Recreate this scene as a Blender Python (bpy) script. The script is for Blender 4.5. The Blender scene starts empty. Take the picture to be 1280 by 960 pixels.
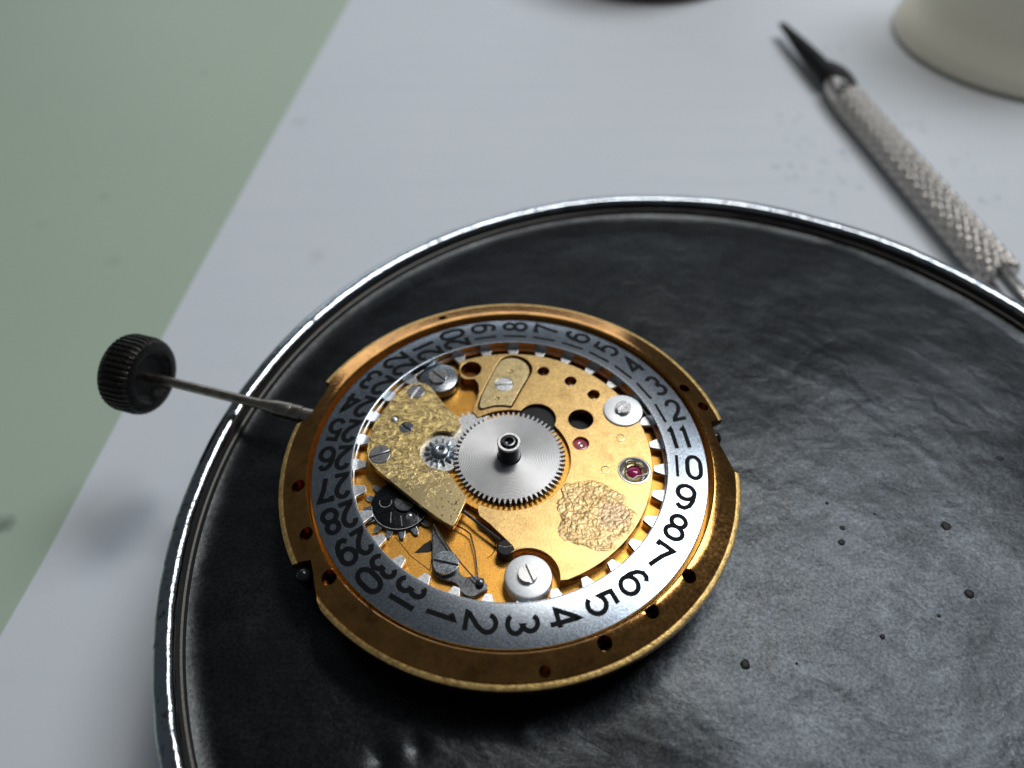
# Watch movement on a black lined tray.  1 Blender unit = 1 mm.
import bpy, bmesh, math, random
from mathutils import Vector, Matrix, noise
from mathutils.geometry import delaunay_2d_cdt
R = math.radians
PI = math.pi
random.seed(5)
sc = bpy.context.scene
C = sc.collection
sc.unit_settings.system = 'METRIC'
sc.unit_settings.scale_length = 0.001
sc.unit_settings.length_unit = 'MILLIMETERS'

# ---------------------------------------------------------------- camera
cam = bpy.data.cameras.new('camera')
cam.sensor_width = 360.0
cam.lens = 360.0 * 935.28 / 1280.0
cam.clip_start = 1.0
cam.clip_end = 2000.0
cam.dof.use_dof = True
cam.dof.focus_distance = 43.0
cam.dof.aperture_fstop = cam.lens * 1e-3 / 0.85      # 0.85 mm entrance pupil
cam_o = bpy.data.objects.new('camera', cam)
C.objects.link(cam_o)
cam_o.location = (0.446, -26.678, 37.309)
cam_o.rotation_euler = (0.71469, 0.00762, 0.0)
sc.camera = cam_o

# ---------------------------------------------------------------- light
world = bpy.data.worlds.new('World')
sc.world = world
world.use_nodes = True
wb = world.node_tree.nodes['Background']
wb.inputs['Color'].default_value = (0.80, 0.90, 1.0, 1)
wb.inputs['Strength'].default_value = 0.07

def lamp(name, loc, target, size, power, col, size_y=None):
    l = bpy.data.lights.new(name, 'AREA')
    l.shape = 'DISK' if size_y is None else 'RECTANGLE'
    l.size = size
    if size_y is not None:
        l.size_y = size_y
    l.energy = power
    l.color = col
    o = bpy.data.objects.new(name, l)
    C.objects.link(o)
    o.location = loc
    d = Vector(target) - Vector(loc)
    o.rotation_euler = d.to_track_quat('-Z', 'Y').to_euler()
    return o

lamp('desk_lamp', (40.0, 92.0, 200.0), (8, 8, 0), 46.0, 86000.0, (1.0, 0.97, 0.92))
lamp('back_fill', (-60.0, 560.0, 190.0), (0, 20, -13), 560.0, 550000.0, (0.84, 0.92, 1.0), 180.0)  # unseen soft fill added low behind to light paper and far metal
lamp('right_fill', (205.0, 150.0, 385.0), (10, 20, -13), 170.0, 760000.0, (0.88, 0.94, 1.0), 170.0)  # added fill, source unseen; lifts the paper and the right of the lining

sc.view_settings.view_transform = 'Standard'
sc.view_settings.look = 'None'
sc.view_settings.exposure = 0.0
sc.view_settings.gamma = 1.0
sc.view_settings.use_curve_mapping = False
try:
    sc.cycles.use_denoising = True
    sc.cycles.sample_clamp_indirect = 6.0
except Exception:
    pass

# outlines measured on the movement, in mm from its centre
G = {
    'bridge': [(-6.71, 5.74), (-5.67, 5.91), (-5.10, 5.38), (-4.57, 4.52), (-4.00, 3.68), (-2.93, 2.63), (-3.54, 1.68), (-4.05, 1.87), (-4.60, 1.81), (-5.07, 1.44), (-5.43, 0.89), (-5.53, 0.34), (-5.33, -0.32), (-4.91, -0.79), (-4.36, -1.06), (-3.73, -1.12), (-3.10, -2.18), (-2.46, -3.01), (-2.72, -3.87), (-3.13, -4.95), (-3.36, -4.92), (-4.55, -4.08), (-6.91, -2.04), (-8.43, -0.66), (-8.77, 0.09), (-8.75, 1.15), (-8.70, 2.09), (-8.31, 3.05), (-7.56, 4.71)],
    'click_bridge': [(-0.77, 7.75), (-0.50, 8.16), (0.16, 8.34), (0.82, 8.11), (1.25, 7.59), (1.37, 6.93), (0.80, 5.72), (0.21, 4.35), (0.06, 4.02), (-0.46, 4.15), (-1.19, 4.09), (-1.96, 3.76), (-1.93, 4.64), (-1.34, 6.30)],
    'plate_left': [(-1.06, 8.89), (-1.36, 7.26), (-2.04, 4.59), (-2.42, 3.65), (-3.02, 3.13)],
    'plate_lower': [(-1.89, -3.53), (-1.73, -4.12), (-1.12, -4.65), (0.16, -6.03), (0.52, -6.58)],
    'hole_slot': [(-2.66, 7.34), (2.27, 7.09), (4.06, 6.21), (5.52, 5.02), (4.55, 2.95), (4.44, 1.05), (1.69, 2.97), (6.97, 1.47), (5.82, -0.93), (7.55, -1.00), (-0.20, -6.13), (4.77, -4.15)],
    'hole_r': [(-1.90, 7.33), (2.70, 7.08), (4.48, 6.21), (5.94, 5.01), (5.37, 2.95), (4.94, 1.05), (2.92, 2.96), (7.22, 1.47), (6.06, -0.94), (8.52, -1.01), (0.29, -6.14), (7.31, -4.16)],
    'bscrews': [(-6.13, 5.11), (-7.91, 0.05), (-6.51, 2.14), (-7.31, 2.82), (-8.16, 1.40), (-3.89, -4.03)],
    'washers': [(-4.77, 6.51), (7.31, 3.57), (1.07, -7.89)],
    'wscrews': [(-4.81, 6.61), (7.29, 3.55), (1.03, -7.94)],
    'clickscrews': [(-0.37, 5.92), (0.08, 7.06), (-0.83, 4.67)],
    'pinion': [(-4.28, 0.19)],
    'dark_wheel': [(-6.45, -3.11), (-8.16, -3.37), (-6.09, -4.82), (-5.08, -4.25)],
    'dark_wheel_low': [(-5.95, -5.20), (-5.13, -5.10), (-8.40, -2.55), (-6.91, -4.83)],
    'dw_screw': [(-6.54, -3.03), (-5.85, -3.36)],
    'lever': [(-4.44, -4.34), (-4.19, -4.61), (-3.62, -5.64), (-2.84, -6.75), (-2.76, -7.52), (-2.36, -7.72), (-1.92, -7.57), (-1.43, -7.81), (-1.07, -8.33), (-1.54, -8.61), (-1.96, -8.89), (-2.53, -8.70), (-2.73, -8.23), (-3.09, -7.95), (-3.58, -7.85), (-4.09, -7.57), (-4.30, -7.03), (-4.45, -4.87)],
    'lever_screw': [(-3.52, -7.00), (-4.23, -6.99)],
    'lever_pin': [(-1.59, -8.08)],
    'wire_a': [(-3.09, -4.40), (-2.52, -4.77), (-2.23, -5.03), (-1.92, -6.15), (-1.70, -7.72)],
    'wire_b': [(-4.36, -4.52), (-3.80, -5.40), (-3.20, -6.31), (-2.49, -7.20), (-1.72, -8.10)],
    'bar': [(-2.88, -3.52), (-2.30, -4.01), (-1.68, -4.59), (-1.12, -5.06), (-0.47, -5.62)],
    'cusp': [(-4.51, -5.20), (-4.90, -5.46), (-5.40, -6.01), (-4.63, -5.97), (-4.37, -5.87)],
    'pits': [(12.92, -11.44), (20.65, -2.98), (20.31, -3.98), (27.07, -2.90), (26.71, -7.39), (20.20, -1.19), (20.89, -9.90), (32.62, 2.22), (15.74, -11.36), (24.47, -8.69), (26.30, 4.12), (22.94, -2.02)],
    'bumps': [(-6.38, -16.02), (-4.58, -15.65), (0.75, -14.89)],
    'washer_edge': [(-6.10, 6.57), (-3.44, 6.55), (5.99, 3.66), (8.62, 3.65), (-0.25, -7.97), (2.33, -7.98)],
    'dent9': [(-8.87, -6.85)],
    'prints': [(35.87, 63.21), (35.75, 56.55), (32.80, 50.49), (36.33, 51.29), (40.16, 54.70), (39.40, 48.77), (35.74, 45.64), (48.43, 62.06), (51.83, 60.07), (54.03, 52.78), (54.48, 44.67), (38.72, 79.80), (47.09, 80.91)],
    'stains': [(-20.70, 35.50), (-27.45, 62.68), (-42.29, 17.69)],
    'gstains': [(-43.62, 76.28), (-47.18, 46.54), (-52.46, 41.33), (-41.96, 35.04), (-39.53, 3.25)],
    'sheet_edge': [(-26.37, 100.32), (-30.59, 55.57), (-33.01, 28.18), (-35.04, 0.82), (-35.02, 0.02), (-35.63, -5.98), (-35.65, -12.75)],
    'driver': [(39.96, 85.95), (41.64, 69.64), (42.97, 63.31), (45.27, 44.03), (47.66, 29.85), (48.60, 25.81)],
    'crown_shadow': [(-32.87, 2.31), (-29.69, 1.13)],
}
FL, PL, BR = -1.15, -0.30, 0.0        # recess floor, train plate top, keyless bridge top
TRAY, TABLE = -3.80, -13.50            # tray floor, table top
TC = Vector((12.25, -2.28, 0.0))      # tray centre

# ---------------------------------------------------------------- materials
class NT:
    def __init__(self, name):
        self.m = bpy.data.materials.new(name)
        self.m.use_nodes = True
        self.t = self.m.node_tree
        self.b = self.t.nodes['Principled BSDF']
        self.co = self.n('ShaderNodeTexCoord').outputs['Object']
    def n(self, typ, **kw):
        nd = self.t.nodes.new(typ)
        for k, v in kw.items():
            setattr(nd, k, v)
        return nd
    def l(self, a, b):
        self.t.links.new(a, b)
    def noise(self, scale, detail=3, rough=0.55, co=None, stretch=None, dist=0.0):
        nd = self.n('ShaderNodeTexNoise')
        nd.inputs['Scale'].default_value = scale
        nd.inputs['Detail'].default_value = detail
        nd.inputs['Roughness'].default_value = rough
        nd.inputs['Distortion'].default_value = dist
        co = co or self.co
        if stretch:
            mp = self.n('ShaderNodeMapping')
            mp.inputs['Scale'].default_value = stretch[:3]
            if len(stretch) > 3:
                mp.inputs['Rotation'].default_value = (0, 0, stretch[3])
            self.l(co, mp.inputs['Vector'])
            co = mp.outputs['Vector']
        self.l(co, nd.inputs['Vector'])
        return nd.outputs['Fac']
    def voro(self, scale, feature='DISTANCE_TO_EDGE', co=None, rnd=1.0):
        nd = self.n('ShaderNodeTexVoronoi', feature=feature)
        nd.inputs['Scale'].default_value = scale
        nd.inputs['Randomness'].default_value = rnd
        self.l(co or self.co, nd.inputs['Vector'])
        return nd.outputs['Distance']
    def ramp(self, fac, stops):
        nd = self.n('ShaderNodeValToRGB')
        e = nd.color_ramp.elements
        while len(e) < len(stops):
            e.new(0.5)
        for el, (p, c) in zip(e, stops):
            el.position = p
            el.color = (c, c, c, 1) if isinstance(c, (int, float)) else (*c, 1)
        self.l(fac, nd.inputs['Fac'])
        return nd.outputs['Color']
    def mix(self, fac, a, b, mode='MIX'):
        nd = self.n('ShaderNodeMix', data_type='RGBA', blend_type=mode)
        for sock, v in ((nd.inputs['Factor'], fac), (nd.inputs['A'], a), (nd.inputs['B'], b)):
            if isinstance(v, (int, float)):
                sock.default_value = v
            elif isinstance(v, tuple):
                sock.default_value = (*v, 1)
            else:
                self.l(v, sock)
        return nd.outputs['Result']
    def math(self, op, a, b=0.0, c=None):
        nd = self.n('ShaderNodeMath', operation=op)
        for i, v in enumerate((a, b, c)):
            if v is None:
                continue
            if isinstance(v, (int, float)):
                nd.inputs[i].default_value = v
            else:
                self.l(v, nd.inputs[i])
        return nd.outputs[0]
    def near(self, x, y, r0, r1, jitter=None):
        """1 inside r0 mm of (x, y), fading to 0 at r1."""
        sp = self.n('ShaderNodeVectorMath', operation='SUBTRACT')
        self.l(self.co, sp.inputs[0])
        sp.inputs[1].default_value = (x, y, 0)
        fl = self.n('ShaderNodeVectorMath', operation='MULTIPLY')
        self.l(sp.outputs[0], fl.inputs[0])
        fl.inputs[1].default_value = (1, 1, 0)
        ln = self.n('ShaderNodeVectorMath', operation='LENGTH')
        self.l(fl.outputs[0], ln.inputs[0])
        d = ln.outputs['Value']
        if jitter is not None:
            d = self.math('ADD', d, jitter)
        mr = self.n('ShaderNodeMapRange')
        mr.inputs['From Min'].default_value = r1
        mr.inputs['From Max'].default_value = r0
        self.l(d, mr.inputs['Value'])
        return mr.outputs['Result']
    def bump(self, h, strength, dist=0.05, prev=None):
        nd = self.n('ShaderNodeBump')
        nd.inputs['Strength'].default_value = strength
        nd.inputs['Distance'].default_value = dist
        self.l(h, nd.inputs['Height'])
        if prev is not None:
            self.l(prev, nd.inputs['Normal'])
        return nd.outputs['Normal']
    def set(self, **kw):
        for k, v in kw.items():
            s = self.b.inputs[k.replace('_', ' ')]
            if isinstance(v, (int, float)):
                s.default_value = v
            elif isinstance(v, tuple):
                s.default_value = (*v, 1)
            else:
                self.l(v, s)
        return self.m

def metal(name, col, rough, var=0.12, grain=22.0, bump=0.08, dirt=None, dirt_scale=1.2, stretch=None, mottle=0.55):
    t = NT(name)
    n1 = t.noise(grain, 4, 0.6, stretch=stretch)
    n2 = t.noise(1.3, 3)
    base = t.mix(t.ramp(n2, [(0.3, 0.0), (0.7, 1.0)]), tuple(c * (1 - var) for c in col), tuple(min(1, c * (1 + var * 0.5)) for c in col))
    if dirt:
        base = t.mix(t.ramp(t.noise(dirt_scale, 6, 0.7), [(0.52, 0.0), (0.70, 0.75)]), base, dirt)
    base = t.mix(mottle, base, t.mix(1.0, base, t.ramp(n1, [(0.32, 0.55), (0.50, 1.0), (0.70, 1.35)]), 'MULTIPLY'))
    rr = t.math('MULTIPLY_ADD', n1, 0.22, rough - 0.11)
    return t.set(Base_Color=base, Metallic=1.0, Roughness=rr, Normal=t.bump(n1, bump, 0.04))

M = {}
M['gold'] = metal('gilt_plate', (0.76, 0.51, 0.21), 0.38, 0.10, 8.5, 0.16, (0.55, 0.33, 0.13), 0.9)
M['gold_floor'] = metal('gilt_recess_floor', (0.84, 0.42, 0.085), 0.40, 0.10, 9.5, 0.22, (0.55, 0.27, 0.06), 1.3)
M['gold_land'] = metal('polished_gilt_land', (0.62, 0.30, 0.09), 0.13, 0.30, 5, 0.10, (0.10, 0.05, 0.028), 0.65, mottle=0.22)
M['gold_lip'] = metal('turned_gilt_lip', (1.0, 0.64, 0.24), 0.46, 0.15, 4, 1.0)
M['brass'] = metal('brushed_brass', (0.80, 0.62, 0.32), 0.36, 0.10, 9, 0.16, (0.45, 0.32, 0.16), 1.4)
M['steel'] = metal('bright_steel', (0.86, 0.86, 0.86), 0.36, 0.08, 8, 0.12)
M['screw'] = metal('grey_screw_steel', (0.56, 0.55, 0.55), 0.30, 0.10, 4, 0.03, mottle=0.10)
M['washer'] = metal('white_polished_steel', (0.97, 0.97, 0.97), 0.50, 0.03, 7, 0.06, mottle=0.15)
M['steel_dark'] = metal('dark_steel', (0.20, 0.205, 0.215), 0.30, 0.3, 7, 0.22)
M['steel_black'] = metal('black_steel', (0.075, 0.078, 0.085), 0.24, 0.4, 6, 0.25)
M['blued'] = metal('grey_blue_steel', (0.42, 0.46, 0.50), 0.26, 0.15, 7, 0.12)
M['stem_metal'] = metal('worn_stem_steel', (0.34, 0.30, 0.26), 0.34, 0.3, 3.5, 0.35)
M['wire'] = metal('polished_wire', (0.75, 0.66, 0.52), 0.18, 0.05, 10, 0.02)

# turned steel of the centre wheel: fine concentric grooves
t = NT('turned_wheel_steel')
w = t.n('ShaderNodeTexWave', wave_type='RINGS', rings_direction='Z')
w.inputs['Scale'].default_value = 3.2
w.inputs['Distortion'].default_value = 1.2
w.inputs['Detail'].default_value = 3.0
w.inputs['Detail Scale'].default_value = 2.5
t.l(t.co, w.inputs['Vector'])
gr = t.noise(9, 4, 0.65)
hh = t.mix(0.45, w.outputs['Fac'], gr)
M['wheel'] = t.set(Base_Color=t.mix(t.noise(1.2, 3), (0.40, 0.40, 0.41), (0.54, 0.535, 0.53)), Metallic=1.0,
                   Roughness=t.math('MULTIPLY_ADD', gr, 0.2, 0.26), Normal=t.bump(hh, 0.28, 0.04))

# date ring: satin nickel with sparkling grain and small corrosion freckles
t = NT('satin_date_ring')
gr = t.noise(9.5, 3, 0.7)
base = t.mix(t.noise(0.8, 3), (0.36, 0.405, 0.46), (0.46, 0.505, 0.56))
base = t.mix(1.0, base, t.ramp(gr, [(0.30, 0.72), (0.50, 1.0), (0.68, 1.4)]), 'MULTIPLY')
fre = t.ramp(t.noise(6.5, 5, 0.75), [(0.66, 0.0), (0.72, 0.7)])
base = t.mix(fre, base, (0.62, 0.60, 0.56))
base = t.mix(t.near(-8.9, -6.85, 0.22, 0.30, t.math('MULTIPLY', t.noise(5, 3), 0.2)), base, (0.60, 0.58, 0.52))
M['date'] = t.set(Base_Color=base, Metallic=1.0, Roughness=t.math('MULTIPLY_ADD', gr, 0.10, 0.185),
                  Normal=t.bump(gr, 0.05, 0.03))

t = NT('black_numeral_ink')
M['ink'] = t.set(Base_Color=(0.004, 0.004, 0.005), Roughness=0.6, Specular_IOR_Level=0.15)

# keyless bridge: etched, flaking brass in the upper left, plain satin below
t = NT('etched_keyless_brass')
area = t.ramp(t.math('ADD', t.near(-6.8, 2.4, 1.6, 6.6), t.math('MULTIPLY_ADD', t.noise(0.9, 5, 0.65), 1.5, -0.75)), [(0.20, 0.0), (0.75, 1.0)])
f1 = t.noise(1.5, 5, 0.62, dist=1.6, stretch=(1.0, 1.8, 1.0, 0.9))
f2 = t.voro(2.2, 'F1')
f3 = t.noise(6.0, 4, 0.6)
flake = t.mix(0.10, t.mix(0.18, f1, f2), f3)
pits = t.ramp(t.noise(5.0, 5, 0.7), [(0.36, 1.0), (0.44, 0.0)])
pits = t.math('MULTIPLY', pits, t.near(-3.3, -3.7, 0.7, 1.8))
c1 = t.mix(t.noise(1.6, 3), (0.66, 0.51, 0.26), (0.76, 0.60, 0.32))
c2 = t.mix(t.ramp(f1, [(0.40, 0.0), (0.60, 1.0)]), (0.34, 0.24, 0.11), (0.76, 0.56, 0.22))
base = t.mix(area, c1, c2)
base = t.mix(pits, base, (0.22, 0.12, 0.07))
h = t.mix(area, t.mix(0.035, (0.5, 0.5, 0.5), t.noise(8, 4)), flake)
M['bridge'] = t.set(Base_Color=base, Metallic=1.0, Roughness=0.31,
                    Normal=t.bump(t.mix(t.math('MULTIPLY', pits, 0.25), h, (0, 0, 0)), 0.70, 0.22))

# crusty corrosion on the train plate
t = NT('crystalline_corrosion')
wn = t.n('ShaderNodeTexNoise')
wn.inputs['Scale'].default_value = 1.3
wn.inputs['Detail'].default_value = 3
t.l(t.co, wn.inputs['Vector'])
wv = t.n('ShaderNodeVectorMath', operation='MULTIPLY_ADD')
t.l(wn.outputs['Color'], wv.inputs[0])
wv.inputs[1].default_value = (0.35, 0.35, 0.35)
t.l(t.co, wv.inputs[2])
wc = wv.outputs[0]
v = t.voro(1.9, co=wc)
v2 = t.voro(3.8, co=wc)
some = t.ramp(t.noise(0.9, 3), [(0.40, 0.0), (0.55, 1.0)])
ln = t.math('MINIMUM', t.ramp(v, [(0.0, 0.0), (0.045, 0.25), (0.12, 1.0)]), t.math('MAXIMUM', t.ramp(v2, [(0.0, 0.25), (0.10, 1.0)]), some))
ln2 = t.math('MULTIPLY_ADD', ln, 0.70, 0.30)
base = t.mix(ln2, (0.42, 0.26, 0.11), t.mix(t.ramp(t.noise(1.4, 5, 0.65), [(0.36, 0.0), (0.64, 1.0)]), (0.36, 0.235, 0.10), (0.74, 0.55, 0.29)))
grey = t.near(6.1, -4.1, 0.75, 1.05, t.math('MULTIPLY_ADD', t.noise(2.2, 4), 1.2, -0.6))
base = t.mix(t.math('MULTIPLY', grey, 0.8), base, t.mix(t.ramp(t.noise(8, 3), [(0.4, 0.0), (0.6, 1.0)]), (0.30, 0.20, 0.13), (0.55, 0.41, 0.26)))
fade = t.near(4.77, -4.15, 1.3, 2.7, t.math('MULTIPLY_ADD', t.noise(0.9, 4), 1.6, -0.8))
base = t.mix(t.ramp(fade, [(0.10, 0.0), (0.45, 1.0)]), (0.76, 0.51, 0.21), base)
M['crust'] = t.set(Base_Color=base, Metallic=0.95, Roughness=0.40,
                   Normal=t.bump(t.mix(0.5, ln, t.noise(6, 4)), 0.28, 0.05))

t = NT('ruby')
M['ruby'] = t.set(Base_Color=(0.45, 0.02, 0.12), Roughness=0.06, Coat_Weight=0.6, Emission_Strength=0.0)
t = NT('ruby_pink')
M['ruby_pink'] = t.set(Base_Color=(0.60, 0.13, 0.16), Roughness=0.10, Coat_Weight=0.5)
M['gold_edge'] = metal('shaded_gilt_edge', (0.40, 0.19, 0.075), 0.34, 0.3, 4, 0.15)  # brown colour stands for the shade on upright plate sides
t = NT('shaded_hole')
M['hole_wall'] = t.set(Base_Color=(0.26, 0.10, 0.03), Metallic=1.0, Roughness=0.4)  # shade inside the holes is put into this brown
t = NT('hole_black')
M['black'] = t.set(Base_Color=(0.010, 0.008, 0.007), Roughness=0.6)
t = NT('polished_black_screw')
M['black_gloss'] = t.set(Base_Color=(0.012, 0.012, 0.014), Roughness=0.16, Metallic=0.0)

# crown: blackened worn metal
t = NT('blackened_crown')
n1 = t.noise(5, 5, 0.65)
M['crown'] = t.set(Base_Color=t.mix(t.ramp(n1, [(0.45, 0.0), (0.75, 1.0)]), (0.016, 0.015, 0.014), (0.085, 0.075, 0.062)),
                   Metallic=0.7, Roughness=t.math('MULTIPLY_ADD', n1, 0.3, 0.20), Normal=t.bump(n1, 0.3, 0.1))

# tray: chromed rim, black vinyl lining
t = NT('chrome_rim')
n1 = t.noise(1.1, 4, 0.65)
n2 = t.noise(4.5, 5, 0.75)
scr = t.ramp(t.noise(1.7, 6, 0.75), [(0.54, 0.0), (0.64, 1.0)])
M['chrome'] = t.set(Base_Color=t.mix(scr, (0.46, 0.50, 0.55), (0.10, 0.10, 0.105)), Metallic=1.0, Roughness=t.math('MULTIPLY_ADD', scr, 0.25, 0.05),
                    Normal=t.bump(t.mix(0.22, n1, n2), 0.24, 0.20))
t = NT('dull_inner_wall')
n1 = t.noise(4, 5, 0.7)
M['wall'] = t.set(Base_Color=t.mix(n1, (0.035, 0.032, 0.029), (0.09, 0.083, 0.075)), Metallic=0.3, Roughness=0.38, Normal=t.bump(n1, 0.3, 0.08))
t = NT('black_vinyl')
g1 = t.noise(5.0, 4, 0.8)
g2 = t.noise(0.45, 6, 0.62, dist=1.4)
g4 = t.noise(0.40, 7, 0.70, dist=0.7, stretch=(0.8, 1.3, 1.0, 0.9))
sheen = t.ramp(g2, [(0.30, 0.0), (0.70, 1.0)])
cn = t.n('ShaderNodeTexNoise')
cn.inputs['Scale'].default_value = 0.22
cn.inputs['Detail'].default_value = 5
cn.inputs['Roughness'].default_value = 0.6
t.l(t.co, cn.inputs['Vector'])
cv = t.n('ShaderNodeVectorMath', operation='MULTIPLY_ADD')
t.l(cn.outputs['Color'], cv.inputs[0])
cv.inputs[1].default_value = (7, 7, 0)
t.l(t.co, cv.inputs[2])
crease = t.ramp(t.voro(0.20, co=cv.outputs[0]), [(0.0, 0.0), (0.05, 0.45), (0.16, 1.0)])
crease = t.math('MULTIPLY', crease, t.ramp(t.noise(0.10, 3), [(0.42, 0.0), (0.62, 1.0)]))
dust = t.math('MULTIPLY', t.ramp(g1, [(0.34, 0.55), (0.50, 1.0), (0.68, 1.6)]), t.ramp(g4, [(0.30, 0.72), (0.70, 1.22)]))
M['vinyl'] = t.set(Base_Color=t.mix(1.0, t.mix(sheen, (0.0016, 0.0018, 0.0024), (0.0035, 0.0038, 0.005)), dust, 'MULTIPLY'),
                   Roughness=t.math('MULTIPLY_ADD', sheen, -0.06, 0.335), Specular_IOR_Level=t.math('MULTIPLY', dust, 0.54),
                   Specular_Tint=(0.90, 0.96, 1.0), Normal=t.bump(g1, 0.12, 0.05, t.bump(g4, 0.26, 0.12, t.bump(crease, 0.16, 0.10))))

# paper with faint grey pencil smudges and blurred blue-grey print
t = NT('white_paper')
n1 = t.noise(0.06, 4, 0.5)
base = t.mix(n1, (0.77, 0.80, 0.84), (0.82, 0.845, 0.875))
for k, (x, y) in enumerate(G['stains']):
    sm = t.near(x, y, 0.2, 1.6, t.math('MULTIPLY_ADD', t.noise(0.9, 3), 2.0, -1.0))
    base = t.mix(t.math('MULTIPLY', sm, 0.15), base, (0.24, 0.24, 0.25))
wl = t.n('ShaderNodeTexWave', wave_type='BANDS', bands_direction='Y')
wl.inputs['Scale'].default_value = 0.055
wl.inputs['Distortion'].default_value = 0.6
wl.inputs['Detail'].default_value = 3.0
wl.inputs['Detail Scale'].default_value = 0.4
t.l(t.co, wl.inputs['Vector'])
base = t.mix(t.math('MULTIPLY', t.ramp(wl.outputs['Fac'], [(0.80, 0.0), (0.97, 1.0)]), t.ramp(t.noise(0.05, 4), [(0.42, 0.0), (0.62, 0.07)])), base, (0.50, 0.56, 0.62))
M['paper'] = t.set(Base_Color=base, Roughness=0.75, Specular_IOR_Level=0.25, Normal=t.bump(t.noise(3, 4), 0.06, 0.1))
t = NT('faded_print')
M['print'] = t.set(Base_Color=(0.50, 0.56, 0.60), Roughness=0.8)

t = NT('green_desk_mat')
n1 = t.noise(0.03, 4, 0.55)
n2 = t.noise(1.6, 4)
base = t.mix(n1, (0.47, 0.57, 0.45), (0.54, 0.63, 0.49))
base = t.mix(t.ramp(n2, [(0.70, 0.0), (0.78, 0.35)]), base, (0.16, 0.20, 0.15))
for k, (x, y) in enumerate(G['gstains']):
    sm = t.near(x, y, 0.1, 1.1, t.math('MULTIPLY_ADD', t.noise(1.0, 3), 1.2, -0.6))
    base = t.mix(t.math('MULTIPLY', sm, (0.16, 0.16, 0.12, 0.16, 0.6)[k]), base, (0.10, 0.13, 0.11))
M['mat'] = t.set(Base_Color=base, Roughness=0.55, Specular_IOR_Level=0.3, Normal=t.bump(n2, 0.05, 0.1))

t = NT('cream_plastic')
n1 = t.noise(0.4, 3)
M['cream'] = t.set(Base_Color=t.mix(n1, (0.90, 0.85, 0.68), (0.93, 0.88, 0.72)), Roughness=0.45, Subsurface_Weight=0.0)
t = NT('brown_plastic')
M['brown'] = t.set(Base_Color=(0.10, 0.055, 0.045), Roughness=0.4)
M['knurl'] = metal('knurled_nickel', (0.52, 0.48, 0.44), 0.26, 0.12, 2, 0.05)
M['blade'] = metal('blackened_blade', (0.030, 0.031, 0.030), 0.58, 0.2, 4, 0.1)
M['nickel'] = metal('polished_nickel', (0.75, 0.73, 0.70), 0.16, 0.08, 5, 0.03)

# ---------------------------------------------------------------- mesh helpers
def finish(me, ang=35):
    me.polygons.foreach_set('use_smooth', [True] * len(me.polygons))
    me.set_sharp_from_angle(angle=R(ang))
    me.update()
    return me

def link(name, me, mat, parent=None, ang=35):
    if isinstance(me, bmesh.types.BMesh):
        b, me = me, bpy.data.meshes.new(name)
        bmesh.ops.recalc_face_normals(b, faces=b.faces)
        b.to_mesh(me)
        b.free()
    me.name = name
    o = bpy.data.objects.new(name, me)
    C.objects.link(o)
    if mat is not None:
        me.materials.clear()
        me.materials.append(M[mat] if isinstance(mat, str) else mat)
    if parent is not None:
        o.parent = parent
        if parent.type == 'EMPTY':
            o.location = -parent.location
    finish(me, ang)
    return o

def thing(name, label, cat, loc):
    o = bpy.data.objects.new(name, None)
    C.objects.link(o)
    o.location = loc
    o.empty_display_size = 2
    o['label'] = label
    o['category'] = cat
    return o

def flat(contours, z0, z1, bevel=0.02):
    """Solid plate between z0 and z1 from closed contours (holes by even-odd), edges bevelled."""
    cu = bpy.data.curves.new('tmp', 'CURVE')
    cu.dimensions = '2D'
    cu.fill_mode = 'BOTH'
    cu.extrude = (z1 - z0) / 2 - bevel
    cu.bevel_depth = bevel
    cu.bevel_resolution = 1
    cu.offset = -bevel
    for c in contours:
        sp = cu.splines.new('POLY')
        sp.points.add(len(c) - 1)
        for p, (x, y) in zip(sp.points, c):
            p.co = (x, y, 0, 1)
        sp.use_cyclic_u = True
    o = bpy.data.objects.new('tmp', cu)
    C.objects.link(o)
    dg = bpy.context.evaluated_depsgraph_get()
    me = bpy.data.meshes.new_from_object(o.evaluated_get(dg))
    bpy.data.objects.remove(o)
    bpy.data.curves.remove(cu)
    me.transform(Matrix.Translation((0, 0, (z0 + z1) / 2)))
    return me

def join(*mes):
    bm = bmesh.new()
    for m in mes:
        if isinstance(m, bmesh.types.BMesh):
            t_ = bpy.data.meshes.new('t')
            m.to_mesh(t_)
            m.free()
            m = t_
        bm.from_mesh(m)
        bpy.data.meshes.remove(m)
    return bm

def circ(x, y, r, n=48, a0=0.0, a1=2 * PI, closed=True):
    k = n if closed else n + 1
    return [(x + r * math.cos(a0 + (a1 - a0) * i / n), y + r * math.sin(a0 + (a1 - a0) * i / n)) for i in range(k)]

def smooth(pts, it=2):
    """Chaikin corner cutting of a closed contour."""
    for _ in range(it):
        q = []
        for i in range(len(pts)):
            (ax, ay), (bx, by) = pts[i], pts[(i + 1) % len(pts)]
            q += [(ax * .75 + bx * .25, ay * .75 + by * .25), (ax * .25 + bx * .75, ay * .25 + by * .75)]
        pts = q
    return pts

def lathe(profile, n=96, center=(0, 0), cap=True):
    bm = bmesh.new()
    rings = []
    for r, z in profile:
        if r < 1e-6:
            rings.append([bm.verts.new((center[0], center[1], z))])
        else:
            rings.append([bm.verts.new((center[0] + r * math.cos(2 * PI * i / n), center[1] + r * math.sin(2 * PI * i / n), z)) for i in range(n)])
    for a, b in zip(rings, rings[1:]):
        for i in range(n):
            j = (i + 1) % n
            if len(a) == 1 and len(b) == 1:
                continue
            if len(a) == 1:
                bm.faces.new((a[0], b[i], b[j]))
            elif len(b) == 1:
                bm.faces.new((a[i], a[j], b[0]))
            else:
                bm.faces.new((a[i], a[j], b[j], b[i]))
    return bm

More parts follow.
